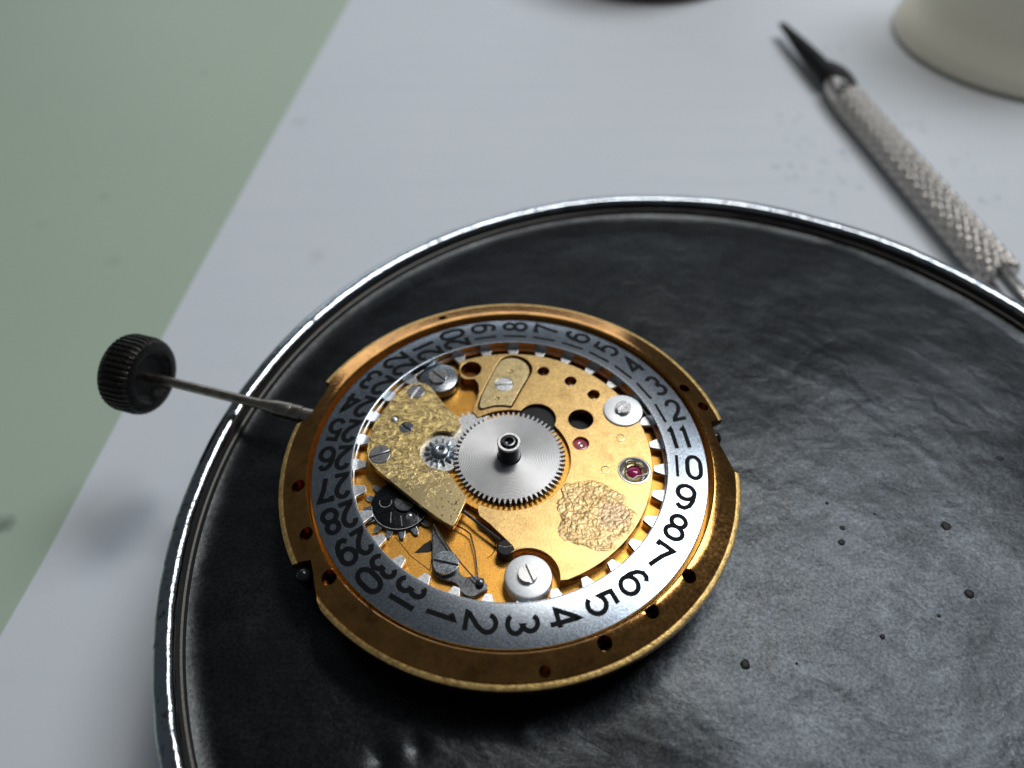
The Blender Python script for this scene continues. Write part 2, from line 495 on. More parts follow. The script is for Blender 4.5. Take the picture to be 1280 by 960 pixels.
def tube(path, r, n=10, z=None):
    """Round wire along a list of 3-D points; r a number or a list."""
    bm = bmesh.new()
    P_ = [Vector(p) for p in path]
    rings = []
    for i, p in enumerate(P_):
        d = (P_[min(i + 1, len(P_) - 1)] - P_[max(i - 1, 0)]).normalized()
        u = d.orthogonal().normalized() if abs(d.z) > 0.95 else Vector((0, 0, 1)).cross(d).normalized()
        v = d.cross(u)
        rr = r[i] if isinstance(r, (list, tuple)) else r
        rings.append([bm.verts.new(p + (u * math.cos(2 * PI * k / n) + v * math.sin(2 * PI * k / n)) * rr) for k in range(n)])
    for a, b in zip(rings, rings[1:]):
        for k in range(n):
            bm.faces.new((a[k], a[(k + 1) % n], b[(k + 1) % n], b[k]))
    bm.faces.new(rings[0][::-1])
    bm.faces.new(rings[-1])
    return bm

def gear(n, r0, r1, phase=0.0, base=0.66, tip=0.26, cx=0, cy=0):
    c = []
    p = 2 * PI / n
    for i in range(n):
        a = phase + i * p
        for da, r in ((-base / 2, r0), (-tip / 2 - 0.04, r1 - (r1 - r0) * 0.25), (-tip / 4, r1), (tip / 4, r1), (tip / 2 + 0.04, r1 - (r1 - r0) * 0.25), (base / 2, r0)):
            c.append((cx + r * math.cos(a + da * p), cy + r * math.sin(a + da * p)))
    return c

def seg(cx, cy, r, slot, ang, n=28):
    """The two half-discs left of a screw head by a straight slot."""
    out = []
    a = math.asin(slot / r)
    for s in (0, PI):
        pts = circ(cx, cy, r, n, ang + s + a, ang + s + PI - a, closed=False)
        out.append(pts)
    return out

def screw_mesh(cx, cy, z0, z1, r, ang, slot=None, depth=None):
    slot = slot or r * 0.11
    depth = depth or min(0.16, (z1 - z0) * 0.6)
    top = flat(seg(cx, cy, r, slot, ang), z1 - depth, z1, min(0.025, depth * .3))
    return join(flat([circ(cx, cy, r * 0.985, 56)], z0, z1 - depth + 0.01, 0.004), top)

def inside(p, poly):
    x, y = p
    c = False
    for i in range(len(poly)):
        (x1, y1), (x2, y2) = poly[i - 1], poly[i]
        if (y1 > y) != (y2 > y) and x < (x2 - x1) * (y - y1) / (y2 - y1) + x1:
            c = not c
    return c

# ---------------------------------------------------------------- setting
bm = bmesh.new()
for x, y in ((-420, -200), (420, -200), (420, 520), (-420, 520)):
    bm.verts.new((x, y, TABLE - 0.12))
bm.faces.new(bm.verts)
table = link('table', bm, 'mat')
table['kind'] = 'structure'

# sheet of paper: a thin curling sheet with a slightly wavy left edge
paper = thing('paper_sheet', 'white sheet of paper with faint print, under the tray on the green desk', 'paper', (60, 20, TABLE - 0.12))
edge = [tuple(Vector(G['sheet_edge'][0]) * 2 - Vector(G['sheet_edge'][1]))] + G['sheet_edge'] + [(-39.0, -40.0)]
bm = bmesh.new()
cols = []
NX = 40
for k, (x0, y0) in enumerate(edge):
    row = []
    for i in range(NX + 1):
        s = i / NX
        x = x0 + (230 - x0) * s
        y = y0 + 0.09 * (x - x0) * 0.2
        zc = TABLE - 0.02 + 0.22 * max(0.0, 1 - (x - x0) / 2.2) ** 2 * (0.5 + 0.5 * math.sin(k * 1.3)) * (k > 3)
        row.append(bm.verts.new((x, y, zc)))
    cols.append(row)
for a, b in zip(cols, cols[1:]):
    for i in range(NX):
        bm.faces.new((a[i], a[i + 1], b[i + 1], b[i]))
bot = {v: bm.verts.new((v.co.x, v.co.y, TABLE - 0.10)) for v in [r_[0] for r_ in cols]}
for a, b in zip(cols, cols[1:]):
    bm.faces.new((a[0], b[0], bot[b[0]], bot[a[0]]))
link('sheet', bm, 'paper', paper, 60)
# blurred, illegible rows of small printed marks
rp = random.Random(3)
bm = bmesh.new()
for (x, y) in G['prints']:
    for q in range(5):
        px, py = x + rp.uniform(-1.6, 1.6), y + rp.uniform(-1.6, 1.6)
        if (Vector((px, py, 0)) - TC).length < 34:
            continue
        wdt, hgt, an = rp.uniform(0.12, 0.3), rp.uniform(0.5, 1.1), rp.uniform(-0.5, 0.5) + (1.3 if q % 2 else 0.1)
        vs = []
        for sx, sy in ((-1, -1), (1, -1), (1, 1), (-1, 1)):
            dx, dy = sx * wdt / 2, sy * hgt / 2
            vs.append(bm.verts.new((px + dx * math.cos(an) - dy * math.sin(an), py + dx * math.sin(an) + dy * math.cos(an), TABLE - 0.012 + 0.002 * q)))
        bm.faces.new(vs)
o = link('printed_marks', bm, 'print', paper)
o['kind'] = 'stuff'

# ---------------------------------------------------------------- tray
tray = thing('tray', 'round shallow tray with chromed rim and black wrinkled vinyl lining', 'tray', (TC.x, TC.y, TABLE))
def wob(a, r, z):
    return r, z
prof = [(0.0, TABLE + 0.02), (30.6, TABLE + 0.02), (31.2, TABLE + 0.3), (31.35, -12.5), (31.35, -4.6), (31.5, -3.9), (32.0, -3.65), (32.5, -3.42), (32.80, -3.15), (32.86, -2.9),
        (32.78, -2.66), (32.60, -2.48), (32.35, -2.38), (32.10, -2.34), (31.88, -2.38), (31.72, -2.48), (31.64, -2.62), (31.62, -2.78)]
bm = lathe(prof, 360, (TC.x, TC.y))
for v in bm.verts:
    d = Vector((v.co.x - TC.x, v.co.y - TC.y, 0))
    if d.length > 31 and v.co.z > -4:
        a = math.atan2(d.y, d.x)
        k = 0.05 * noise.noise(Vector((a * 6, v.co.z * 0.7, 0))) + 0.04 * noise.noise(Vector((a * 28, v.co.z * 2, 4)))
        v.co += d.normalized() * k + Vector((0, 0, 0.06 * noise.noise(Vector((a * 5, 7, 0))) + 0.025 * noise.noise(Vector((a * 34, 3, 1)))))
rim = link('rim', bm, 'chrome', tray, 50)
link('inner_wall', lathe([(31.63, -2.76), (31.56, -2.95), (31.54, -3.2), (31.42, -3.25), (31.36, -3.5), (31.36, -4.0)], 300, (TC.x, TC.y)), 'wall', tray, 25)

bumps = [(-6.5, -16.2, -0.20, 0.60), (-4.7, -15.7, -0.17, 0.50), (0.75, -15.0, 0.07, 0.6)]
def liner_z(x, y):
    p = Vector((x, y, 0))
    z = 0.16 * noise.noise(p * 0.11) + 0.035 * noise.noise(p * 0.33 + Vector((9, 2, 0)))
    q = Vector((x * 0.55 + y * 0.8, (y * 0.55 - x * 0.8) * 0.25, 3.0))
    rid = 1 - abs(noise.noise(q * 0.42 + 0.6 * noise.noise_vector(p * 0.2)))
    z += 0.016 * max(0.0, rid - 0.80) / 0.20 * (0.4 + 0.6 * max(0.0, noise.noise(p * 0.12 + Vector((0, 0, 8)))) * 2)
    z += 0.012 * noise.noise(p * 0.9) + 0.007 * noise.noise(p * 2.1)
    for bx, by, h_, s_ in bumps:
        dd = ((x - bx) ** 2 + (y - by) ** 2) / (s_ * s_)
        if dd < 9:
            z += h_ * math.exp(-dd)
    return z
bm = bmesh.new()
NA, NR = 420, 230
prev = None
ctr = bm.verts.new((TC.x, TC.y, TRAY + liner_z(TC.x, TC.y)))
for j in range(1, NR + 1):
    s = j / NR
    r = 31.5 * s
    ring = []
    for i in range(NA):
        a = 2 * PI * i / NA
        x, y = TC.x + r * math.cos(a), TC.y + r * math.sin(a)
        e = max(0.0, (r - 30.3) / 1.2)
        dmv = math.hypot(x, y)
        z = TRAY + liner_z(x, y) * (1 - e) * min(1.0, max(0.0, (dmv - 9.0) / 4.0)) + 0.22 * e * e
        ring.append(bm.verts.new((x, y, z)))
    for i in range(NA):
        k = (i + 1) % NA
        if prev is None:
            bm.faces.new((ctr, ring[i], ring[k]))
        else:
            bm.faces.new((prev[i], ring[i], ring[k], prev[k]))
    prev = ring
liner = link('lining', bm, 'vinyl', tray, 80)
for k, (x, y) in enumerate(G['pits']):
    s = (0.27, 0.15, 0.20, 0.30, 0.28, 0.11, 0.15, 0.19, 0.08, 0.10, 0.10, 0.08)[k]
    bm = bmesh.new()
    bmesh.ops.create_icosphere(bm, subdivisions=2, radius=s)
    zz = TRAY + liner_z(x, y)
    for v in bm.verts:
        v.co *= 1 + 0.35 * noise.noise(v.co * 5 + Vector((k * 3, 0, 0)))
        v.co.z *= 0.28
        v.co += Vector((x, y, zz + 0.03))
    link('crumb', bm, 'black', liner)

# ---------------------------------------------------------------- watch movement
mv = thing('watch_movement', 'gilt watch movement with date ring, wheels and long winding stem lying on tray', 'watch movement', (0, 0, TRAY))

# main plate ------------------------------------------------------
RO = 13.95
def arc_deg(a0, a1, r, step=0.6):
    n = max(2, int(abs(a1 - a0) / step))
    return [(r * math.cos(R(a0 + (a1 - a0) * i / n)), r * math.sin(R(a0 + (a1 - a0) * i / n))) for i in range(n + 1)]
outline = arc_deg(12.6, 152.5, RO) + [(-11.95, 6.05), (-12.25, 4.95), (-12.6, 3.95), (-12.85, 3.1)] + arc_deg(168.3, 210.4, RO) \
    + [(-10.95, -6.95), (-10.75, -7.5), (-10.48, -8.5), (-10.25, -9.25), (-10.02, -9.70)] + arc_deg(224.9, 355.3, RO) \
    + [(13.55, -1.0), (13.25, 0.0), (12.95, 1.0), (12.8, 1.8), (12.75, 2.55)]
holes = []
for a, r, s in ((17.1, 13.05, 0.36), (24.7, 12.62, 0.34), (-39.7, 12.62, 0.40), (-53.4, 12.50, 0.40), (-67.4, 12.68, 0.40), (-82.2, 13.22, 0.30), (-170.1, 12.70, 0.42), (-154.8, 12.66, 0.40), (-140.4, 12.62, 0.44), (111.7, 13.06, 0.30)):
    holes.append((r * math.cos(R(a)), r * math.sin(R(a)), s))
RI = 12.22
def land_z(r):
    for (ra, za), (rb, zb) in zip(LP, LP[1:]):
        if r <= rb:
            return za + (zb - za) * max(0.0, (r - ra)) / (rb - ra)
    return LP[-1][1]
LP = [(RI, 0.0), (12.30, 0.07), (12.42, 0.055), (13.62, -0.33), (13.66, -0.41), (13.72, -0.43), (13.88, -0.45), (13.95, -0.51)]
pts, edges = [], []
def loop(cs):
    b = len(pts)
    pts.extend(Vector(c) for c in cs)
    n = len(cs)
    edges.extend((b + i, b + (i + 1) % n) for i in range(n))
inner = arc_deg(0, 359.4, RI)
loop(outline)
loop(inner)
hc = [circ(x, y, s, 20) for x, y, s in holes]
hc = [[(px, py) if math.hypot(px, py) > RI + 0.03 else tuple(Vector((px, py)).normalized() * (RI + 0.03)) for px, py in h] for h in hc]
for h in hc:
    loop(h)
def in_region(p):
    return inside(p, outline) and math.hypot(*p) > RI - 0.002 and not any(inside(p, h) for h in hc)
for rr in (12.30, 12.42, 12.75, 13.1, 13.62, 13.66, 13.72, 13.88):
    for p in arc_deg(0.3, 359.7, rr, 0.6):
        if inside(p, outline) and all((p[0] - x) ** 2 + (p[1] - y) ** 2 > (s + 0.04) ** 2 for x, y, s in holes):
            pts.append(Vector(p))
V, E_, F, *_ = delaunay_2d_cdt(pts, edges, [], 0, 1e-5)
bm = bmesh.new()
vs = [bm.verts.new((v.x, v.y, land_z(v.length))) for v in V]
for f in F:
    c = sum((V[i] for i in f), Vector((0, 0))) / len(f)
    if in_region((c.x, c.y)):
        fc = bm.faces.new([vs[i] for i in f])
        if c.length > 13.67:
            fc.material_index = 1
def wall(cs, zt, zb, closed=True, mi=0):
    a = [bm.verts.new((x, y, land_z(math.hypot(x, y)) if zt is None else zt)) for x, y in cs]
    b = [bm.verts.new((x, y, zb)) for x, y in cs]
    n = len(cs)
    for i in range(n):
        j = (i + 1) % n
        bm.faces.new((a[i], a[j], b[j], b[i])).material_index = mi
    return b
b = wall(outline, None, -0.95)
u_ = [bm.verts.new((*(Vector(p).normalized() * 12.72), -0.95)) for p in outline]
for i in range(len(b)):
    j = (i + 1) % len(b)
    bm.faces.new((b[i], b[j], u_[j], u_[i]))
wall(inner, None, FL - 0.01, mi=2)
for h in hc:
    bb = wall(h, None, -1.35, mi=3)
bmesh.ops.remove_doubles(bm, verts=bm.verts, dist=1e-4)
bmesh.ops.recalc_face_normals(bm, faces=bm.faces)
me = bpy.data.meshes.new('main_plate')
bm.to_mesh(me)
bm.free()
plate = link('main_plate', me, None, mv)
for k in ('gold_land', 'gold_lip', 'gold_floor', 'hole_wall'):
    me.materials.append(M[k])
link('recess_floor', flat([circ(0, 0, RI + 0.1, 160)], FL - 0.3, FL, 0.01), 'gold_floor', plate)
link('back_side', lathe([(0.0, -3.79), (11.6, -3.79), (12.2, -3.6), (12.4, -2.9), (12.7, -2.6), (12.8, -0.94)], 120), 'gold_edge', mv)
for (x, y, z) in ((12.95, 1.7, -0.75), (-11.35, -7.6, -0.75)):
    link('case_screw', lathe([(0.0, z + 0.46), (0.16, z + 0.43), (0.32, z + 0.30), (0.42, z + 0.05), (0.42, z - 0.3), (0.25, z - 0.8), (0.25, z - 1.2)], 24, (x, y)), 'black_gloss', mv)

# date ring -------------------------------------------------------
PITCH = 2 * PI / 31
def ring_z(r):
    return -0.19 * max(0.0, (r - 9.53) / 2.47) ** 2
body = lathe([(9.53, -0.34), (9.53, -0.03), (9.56, -0.005)] + [(9.6 + 2.36 * i / 14, ring_z(9.6 + 2.36 * i / 14)) for i in range(15)] + [(12.0, -0.24), (12.0, -0.45)], 260)
tooth = []
for i in range(31):
    a = R(7.3) + i * PITCH
    for da, r in ((-2.6, 9.50), (-1.75, 9.05), (-1.35, 8.86), (-1.0, 8.82), (1.0, 8.82), (1.35, 8.86), (1.75, 9.05), (2.6, 9.50)):
        tooth.append((r * math.cos(a + R(da)), r * math.sin(a + R(da))))
    for s in (0.36, 0.5, 0.64):
        tooth.append((9.5 * math.cos(a + PITCH * s), 9.5 * math.sin(a + PITCH * s)))
date = link('date_ring', join(body, flat([circ(0, 0, 11.9, 160), circ(0, 0, 9.545, 200)], -0.80, -0.31, 0.004)), 'date', mv)
link('tooth_rim', flat([circ(0, 0, 11.6, 120), tooth], -0.86, -0.60, 0.025), 'steel', date)

# printed numerals: strokes of constant width, one mesh per numeral
def arcp(cx, cy, rx, ry, a0, a1, n=18):
    return [(cx + rx * math.cos(R(a0 + (a1 - a0) * i / n)), cy + ry * math.sin(R(a0 + (a1 - a0) * i / n))) for i in range(n + 1)]
def stad():
    return arcp(0, 0.16, 0.5, 0.34, 0, 180, 16) + arcp(0, -0.16, 0.5, 0.34, 180, 360, 16)
DIG = {
    '0': [(stad(), True)],
    'I': [([(0, -0.5), (0, 0.5)], False)],
    '1': [([(0.12, -0.5), (0.12, 0.5), (-0.22, 0.33)], False)],
    '2': [(arcp(0, 0.22, 0.46, 0.28, 170, -28, 18) + [(0.20, -0.10), (-0.18, -0.30), (-0.42, -0.42), (-0.48, -0.5), (0.5, -0.5)], False)],
    '3': [(arcp(-0.02, 0.25, 0.42, 0.25, 150, -90, 18) + arcp(-0.02, -0.25, 0.50, 0.25, 90, -150, 20), False)],
    '4': [([(0.24, -0.5), (0.24, 0.5), (-0.5, -0.2), (0.5, -0.2)], False)],
    '5': [([(0.42, 0.5), (-0.34, 0.5), (-0.40, 0.04)] + arcp(-0.02, -0.17, 0.5, 0.32, 125, -150, 24), False)],
    '6': [(arcp(0, -0.2, 0.5, 0.30, 0, 360, 28)[:-1], True), ([(-0.5, -0.2), (-0.46, 0.12), (-0.30, 0.36), (-0.05, 0.49), (0.22, 0.48), (0.42, 0.36)], False)],
    '7': [([(-0.46, 0.34), (-0.46, 0.5), (0.46, 0.5), (0.12, 0.05), (-0.12, -0.5)], False)],
    '8': [(arcp(0, 0.26, 0.42, 0.24, 0, 360, 24)[:-1], True), (arcp(0, -0.24, 0.50, 0.26, 0, 360, 26)[:-1], True)],
}
DIG['9'] = [([(-x, -y) for x, y in p], c) for p, c in DIG['6']]
def ribbon(bm, p, wd, closed, z):
    n = len(p)
    Lv, Rv = [], []
    zf = lambda q: ring_z(q.length) + z
    for i in range(n):
        a = Vector(p[i - 1]) if (closed or i > 0) else None
        b = Vector(p[i])
        c = Vector(p[(i + 1) % n]) if (closed or i < n - 1) else None
        d1 = (b - a).normalized() if a is not None else (c - b).normalized()
        d2 = (c - b).normalized() if c is not None else d1
        nv = Vector((-d1.y - d2.y, d1.x + d2.x))
        nv = nv.normalized() if nv.length > 1e-6 else Vector((-d1.y, d1.x))
        k = min(1.8, 1 / max(0.35, nv.dot(Vector((-d1.y, d1.x)))))
        ql, qr = b + nv * wd / 2 * k, b - nv * wd / 2 * k
        Lv.append(bm.verts.new((*ql, zf(ql))))
        Rv.append(bm.verts.new((*qr, zf(qr))))
    for i in range(n if closed else n - 1):
        j = (i + 1) % n
        bm.faces.new((Lv[i], Rv[i], Rv[j], Lv[j]))
def numeral(n):
    s = str(n)
    if n > 11 or n == 10:
        s = s.replace('1', 'I') 
    if n == 31 or n == 21:
        s = s.replace('1', 'I')
    a = (n - 10) * PITCH + R(-4.9)
    bm = bmesh.new()
    wd = 0.265 if n not in range(20, 32) else 0.295
    H = 1.56
    if len(s) == 1:
        lay = [(s, 10.72, 0.98 if s != '1' else 0.8)]
    else:
        r1 = 10.15 if s[0] != 'I' and s != '11' else 10.14
        lay = [(s[0], r1 - (0.0 if s[0] != '3' else 0.02), 0.72), (s[1], 11.16 if s[1] != 'I' else 11.05, 0.80)]
        if s == '11':
            lay = [('1', 10.2, 0.6), ('1', 11.0, 0.6)]
    zi = 0.010
    for ch, rc, wdt in lay:
        for st, closed in DIG[ch]:
            q = []
            dense = []
            pairs = list(zip(st, st[1:] + (st[:1] if closed else [])))
            for (ax, ay), (bx, by) in pairs:
                m_ = max(1, int(math.hypot((bx - ax) * wdt, (by - ay) * H) / 0.14))
                dense += [(ax + (bx - ax) * i / m_, ay + (by - ay) * i / m_) for i in range(m_)]
            st = dense if closed else dense + [st[-1]]
            for x, y in st:
                rx, ty = rc + x * wdt, y * H
                q.append((rx * math.cos(a) - ty * math.sin(a), rx * math.sin(a) + ty * math.cos(a)))
            ribbon(bm, q, wd if ch != 'I' or n > 19 else 0.18, closed, zi)
            zi += 0.002
    o = link('numeral', bm, 'ink', date)
    o['label'] = 'black printed date numeral %d' % n
for n in range(1, 32):
    numeral(n)

# train plate: C shape round the centre wheel ----------------------
H_ = G['hole_slot']
wx, wy, wr = H_[6][0] + 0.05, H_[6][1] + 0.05, 1.22
arc_ = [(3.74 * math.cos(R(a)), 3.74 * math.sin(R(a))) for a in range(-117, 124, 3)]
i0 = next(i for i, p in enumerate(arc_) if math.hypot(p[0] - wx, p[1] - wy) < wr)
i1 = max(i for i, p in enumerate(arc_) if math.hypot(p[0] - wx, p[1] - wy) < wr)
wa0, wa1 = math.atan2(arc_[i0][1] - wy, arc_[i0][0] - wx), math.atan2(arc_[i1][1] - wy, arc_[i1][0] - wx)
while wa1 < wa0:
    wa1 += 2 * PI
bulge = [p for p in circ(wx, wy, wr, 40, wa0, wa1, closed=False) if math.hypot(*p) > 3.76]
wheel_edge = arc_[:i0] + bulge + arc_[i1 + 1:]
cut = circ(1.05, -7.92, 1.72, 26, R(-8), R(128), closed=False)
tp = arc_deg(112, -68.5, 8.72, 1.2) + cut + [(0.30, -6.30), (0.16, -6.03), (-1.12, -4.65), (-1.73, -4.12), (-1.89, -3.53)] \
    + wheel_edge + [(-2.42, 3.65), (-2.02, 5.3), (-2.10, 6.0), (-2.35, 6.42), (-2.95, 6.40), (-3.30, 6.62), (-3.42, 7.2), (-3.40, 7.9)]
CB = smooth(G['click_bridge'], 2)
cbc = Vector((sum(p[0] for p in CB) / len(CB), sum(p[1] for p in CB) / len(CB)))
slot_c = [tuple(cbc + (Vector(p) - cbc) * 1.10 + Vector((0.05, 0.05))) for p in CB]
slot_c = [p if math.hypot(*p) > 3.9 else tuple(Vector(p).normalized() * 3.9) for p in slot_c]
ph = [slot_c]
small = [((-2.62, 7.30), 0.70), (H_[1], 0.40), (H_[2], 0.40), (H_[3], 0.40), (H_[4], 0.80), (H_[5], 0.50), (H_[9], 0.98)]
for (x, y), r in small:
    ph.append(circ(x, y, r, 36))
ph[1 - 1] = slot_c
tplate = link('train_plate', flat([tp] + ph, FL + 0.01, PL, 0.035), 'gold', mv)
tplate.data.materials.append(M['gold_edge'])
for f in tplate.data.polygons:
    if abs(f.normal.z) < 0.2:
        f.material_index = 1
link('well', lathe([(0.0, -1.10), (0.76, -1.10), (0.76, -0.60)], 32, (-2.62, 7.30)), 'hole_wall', tplate)
# scallop beside the wheel, cut as a darker well in the plate
link('wheel_recess', flat([circ(0, 0, 3.95, 96)], -1.05, -0.62, 0.01), 'gold_floor', plate)
for k in (1, 2, 3):
    x, y = H_[k]
    link('bushing', lathe([(0.0, -0.98), (0.30, -0.98), (0.40, -0.9), (0.45, -0.74)], 24, (x, y)), 'hole_wall', tplate)
    link('pivot', lathe([(0.0, -0.62), (0.10, -0.64), (0.16, -0.74), (0.16, -1.0)], 16, (x + 0.04, y - 0.12)), 'brass' if k != 2 else 'steel', tplate)
x, y = H_[4]
link('well', lathe([(0.0, -1.10), (0.86, -1.10), (0.86, -0.70)], 32, (x, y)), 'black', tplate)
# jewel bearing
x, y = H_[5]
link('jewel_bearing', lathe([(0.0, -0.62), (0.09, -0.60), (0.12, -0.50), (0.30, -0.46), (0.46, -0.50), (0.52, -0.56)], 32, (x, y)), 'ruby_pink', tplate)
link('pivot', lathe([(0.0, -0.42), (0.09, -0.44), (0.13, -0.50), (0.13, -0.62)], 16, (x + .02, y - 0.06)), 'steel', tplate)
for k in (7, 8):
    x, y = H_[k]
    link('rivet', lathe([(0.0, PL - 0.03), (0.15, PL - 0.02), (0.17, PL - 0.05), (0.20, PL - 0.05), (0.22, PL + 0.03), (0.27, PL + 0.025), (0.29, PL - 0.02)], 28, (x, y)), 'brass', tplate)
# black disc for the shade in the scalloped well behind the wheel
link('well_shade', flat([circ(wx, wy, wr + 0.1, 40)], -0.70, -0.58, 0.003), 'black', plate)
# balance shock setting
x, y = H_[9]
sh = link('shock_setting', lathe([(0.0, -0.72), (0.66, -0.70), (0.70, -0.50), (0.78, -0.36), (0.90, -0.28), (0.97, -0.29), (0.985, -0.36), (0.985, -0.74)], 56, (x, y)), 'steel', tplate)
link('cap_jewel', lathe([(0.0, -0.34), (0.18, -0.36), (0.34, -0.42), (0.44, -0.54), (0.46, -0.70)], 40, (x, y)), 'ruby', sh)
link('jewel_chaton', lathe([(0.46, -0.60), (0.47, -0.46), (0.55, -0.44), (0.60, -0.52), (0.62, -0.66)], 40, (x, y)), 'brass', sh)
lyre = []
for i in range(49):
    a = 2 * PI * i / 48
    r = 0.60 + 0.16 * math.cos(3 * a + 0.5)
    lyre.append((x + r * math.cos(a), y + r * math.sin(a), -0.34))
link('lyre_spring', tube(lyre, 0.055, 8), 'wire', sh)

# corrosion crust
cx0, cy0 = H_[11]
bm = bmesh.new()
grid = {}
NG = 170
for j in range(NG + 1):
    for i in range(NG + 1):
        x, y = cx0 - 3.2 + 6.4 * i / NG, cy0 - 2.9 + 5.8 * j / NG
        u = Vector(((x - cx0) / 2.55, (y - cy0) / 2.30, 0))
        an = math.atan2(u.y, u.x)
        lim = 0.98 + 0.14 * noise.noise(Vector((x * 1.2, y * 1.2, 3))) + 0.42 * noise.noise(Vector((math.cos(an) * 1.4, math.sin(an) * 1.4, 5))) + 0.10 * noise.noise(Vector((x * 1.7, y * 1.7, 9)))
        m = (lim - u.length) / 0.14
        if m < -0.6 or math.hypot(x, y) > 8.64 or math.hypot(x, y) < 3.8:
            continue
        d, _p = noise.voronoi(Vector((x * 1.9, y * 1.9, 0.9 * noise.noise(Vector((x, y, 0))))))
        ed = min(1.0, (d[1] - d[0]) * 2.6)
        rim_ = math.exp(-((m - 0.5) / 0.5) ** 2)
        z = -0.004 + max(0.0, min(1.0, m)) * (0.012 + 0.018 * ed * (0.6 + 0.6 * noise.noise(Vector((x, y, 2)))) + 0.030 * rim_ * max(0.0, noise.noise(Vector((x * 0.8, y * 0.8, 6))) + 0.35) + 0.012 * noise.noise(Vector((x * 6, y * 6, 1))))
        grid[i, j] = bm.verts.new((x, y, PL + z))
for (i, j), v in list(grid.items()):
    if (i + 1, j) in grid and (i, j + 1) in grid and (i + 1, j + 1) in grid:
        bm.faces.new((v, grid[i + 1, j], grid[i + 1, j + 1], grid[i, j + 1]))
o = link('corrosion_crust', bm, 'crust', tplate, 60)
o['label'] = 'blistered brown corrosion patch on the plate'

# click bridge in its slot
link('click_bridge', flat([CB, circ(*G['clickscrews'][0], 0.60, 40), circ(*G['clickscrews'][1], 0.16, 16), circ(*G['clickscrews'][2], 0.16, 16)], -0.72, PL + 0.03, 0.03), 'brass', mv)
x, y = G['clickscrews'][0]
link('screw', screw_mesh(x, y, -0.7, PL + 0.02, 0.585, R(8)), 'steel', mv)
for k in (1, 2):
    x, y = G['clickscrews'][k]
    link('pin', lathe([(0.0, PL), (0.10, PL), (0.145, PL - 0.04), (0.145, -0.7)], 16, (x, y)), 'brass', mv)

# washers and their screws
def washer(x, y, r, z0, z1, m, sr, sh_, ang, sx=0, sy=0):
    b_ = min(0.12, (z1 - z0) * 0.3)
    w_ = link('washer', lathe([(0.0, z0), (r - 0.05, z0), (r, z0 + 0.05), (r, z1 - b_), (r - b_ * 0.4, z1 - b_ * 0.3), (r - b_ * 1.2, z1), (0.0, z1)], 72, (x, y)), m, mv)
    link('screw', screw_mesh(x + sx, y + sy, z1 - 0.05, z1 + sh_, sr, ang, slot=0.085), 'screw', w_)
washer(-4.77, 6.55, 1.30, FL + 0.2, -0.28, 'blued', 0.62, 0.22, R(-42), -0.02, 0.0)
washer(7.30, 3.60, 1.28, -0.5, -0.16, 'washer', 0.50, 0.30, R(52), 0, 0.02)
washer(1.05, -7.90, 1.32, FL, -0.26, 'washer', 0.56, 0.26, R(-68), -0.02, 0.06)

# keyless bridge with its screws
BC = G['bridge']
bsc = G['bscrews']
bridge = link('keyless_bridge', flat([smooth(BC, 1), circ(*bsc[0], 0.58, 40), circ(*bsc[1], 0.66, 40), circ(*bsc[2], 0.42, 32), circ(*bsc[3], 0.25, 20)], -0.46, BR, 0.035), 'bridge', mv)
for k, (r, a) in enumerate(((0.565, 64), (0.645, 22), (0.40, -38))):
    x, y = bsc[k]
    link('screw', screw_mesh(x, y, -0.45, BR + (0.02 if k < 2 else -0.02), r, R(a), slot=0.06), 'screw' if k < 2 else 'blued', bridge)
x, y = bsc[3]
link('pin', lathe([(0.0, 0.04), (0.14, 0.02), (0.22, -0.05), (0.235, -0.4)], 20, (x, y)), 'steel', bridge)
link('bridge_support', flat([smooth([tuple(Vector(p) * 0.92 + Vector((-0.45, 0.12))) for p in BC if p[1] > -0.4], 1)], FL, -0.45, 0.01), 'gold_floor', mv)

# setting pinion in the notch of the bridge
x, y = -4.24, 0.36
link('pinion_seat', flat([circ(x, y, 1.42, 48)], -0.62, -0.34, 0.01), 'steel', mv)
pin = link('setting_pinion', join(flat([gear(14, 0.66, 1.02, 0.1, 0.62, 0.22, x, y)], -0.33, -0.12, 0.02),
           lathe([(0.56, -0.12), (0.55, 0.02), (0.46, 0.10), (0.26, 0.13), (0.17, 0.10), (0.15, -0.05), (0.0, -0.05)], 32, (x, y))), 'blued', mv)
link('idler_gear', flat([gear(22, 1.25, 1.55, 0.0, 0.62, 0.22, -2.45, 2.2)], -0.62, -0.40, 0.02), 'steel', mv)

# centre wheel and cannon pinion
wheel = link('centre_wheel', flat([gear(64, 3.12, 3.44, 0.02, 0.58, 0.30)], -0.36, -0.12, 0.02), 'wheel', mv)
link('cannon_pinion', lathe([(0.74, -0.15), (0.74, -0.06), (0.69, 0.0), (0.69, 1.18)], 48), 'steel_black', wheel)  # flank coloured black for the shade on its side; collar left bright
link('cannon_collar', lathe([(0.69, 1.16), (0.72, 1.19), (0.72, 1.26), (0.68, 1.30), (0.54, 1.30), (0.51, 1.26), (0.51, 0.95), (0.42, 0.92)], 48), 'steel', wheel)
link('tube_bore', lathe([(0.52, 1.10), (0.41, 1.08), (0.41, 0.9)], 40), 'black', wheel)
link('centre_arbor', lathe([(0.40, 0.9), (0.40, 1.36), (0.37, 1.40), (0.28, 1.41), (0.25, 1.38), (0.24, 1.10), (0.12, 1.05), (0.12, 0.8), (0.0, 0.8)], 40), 'steel_dark', wheel)

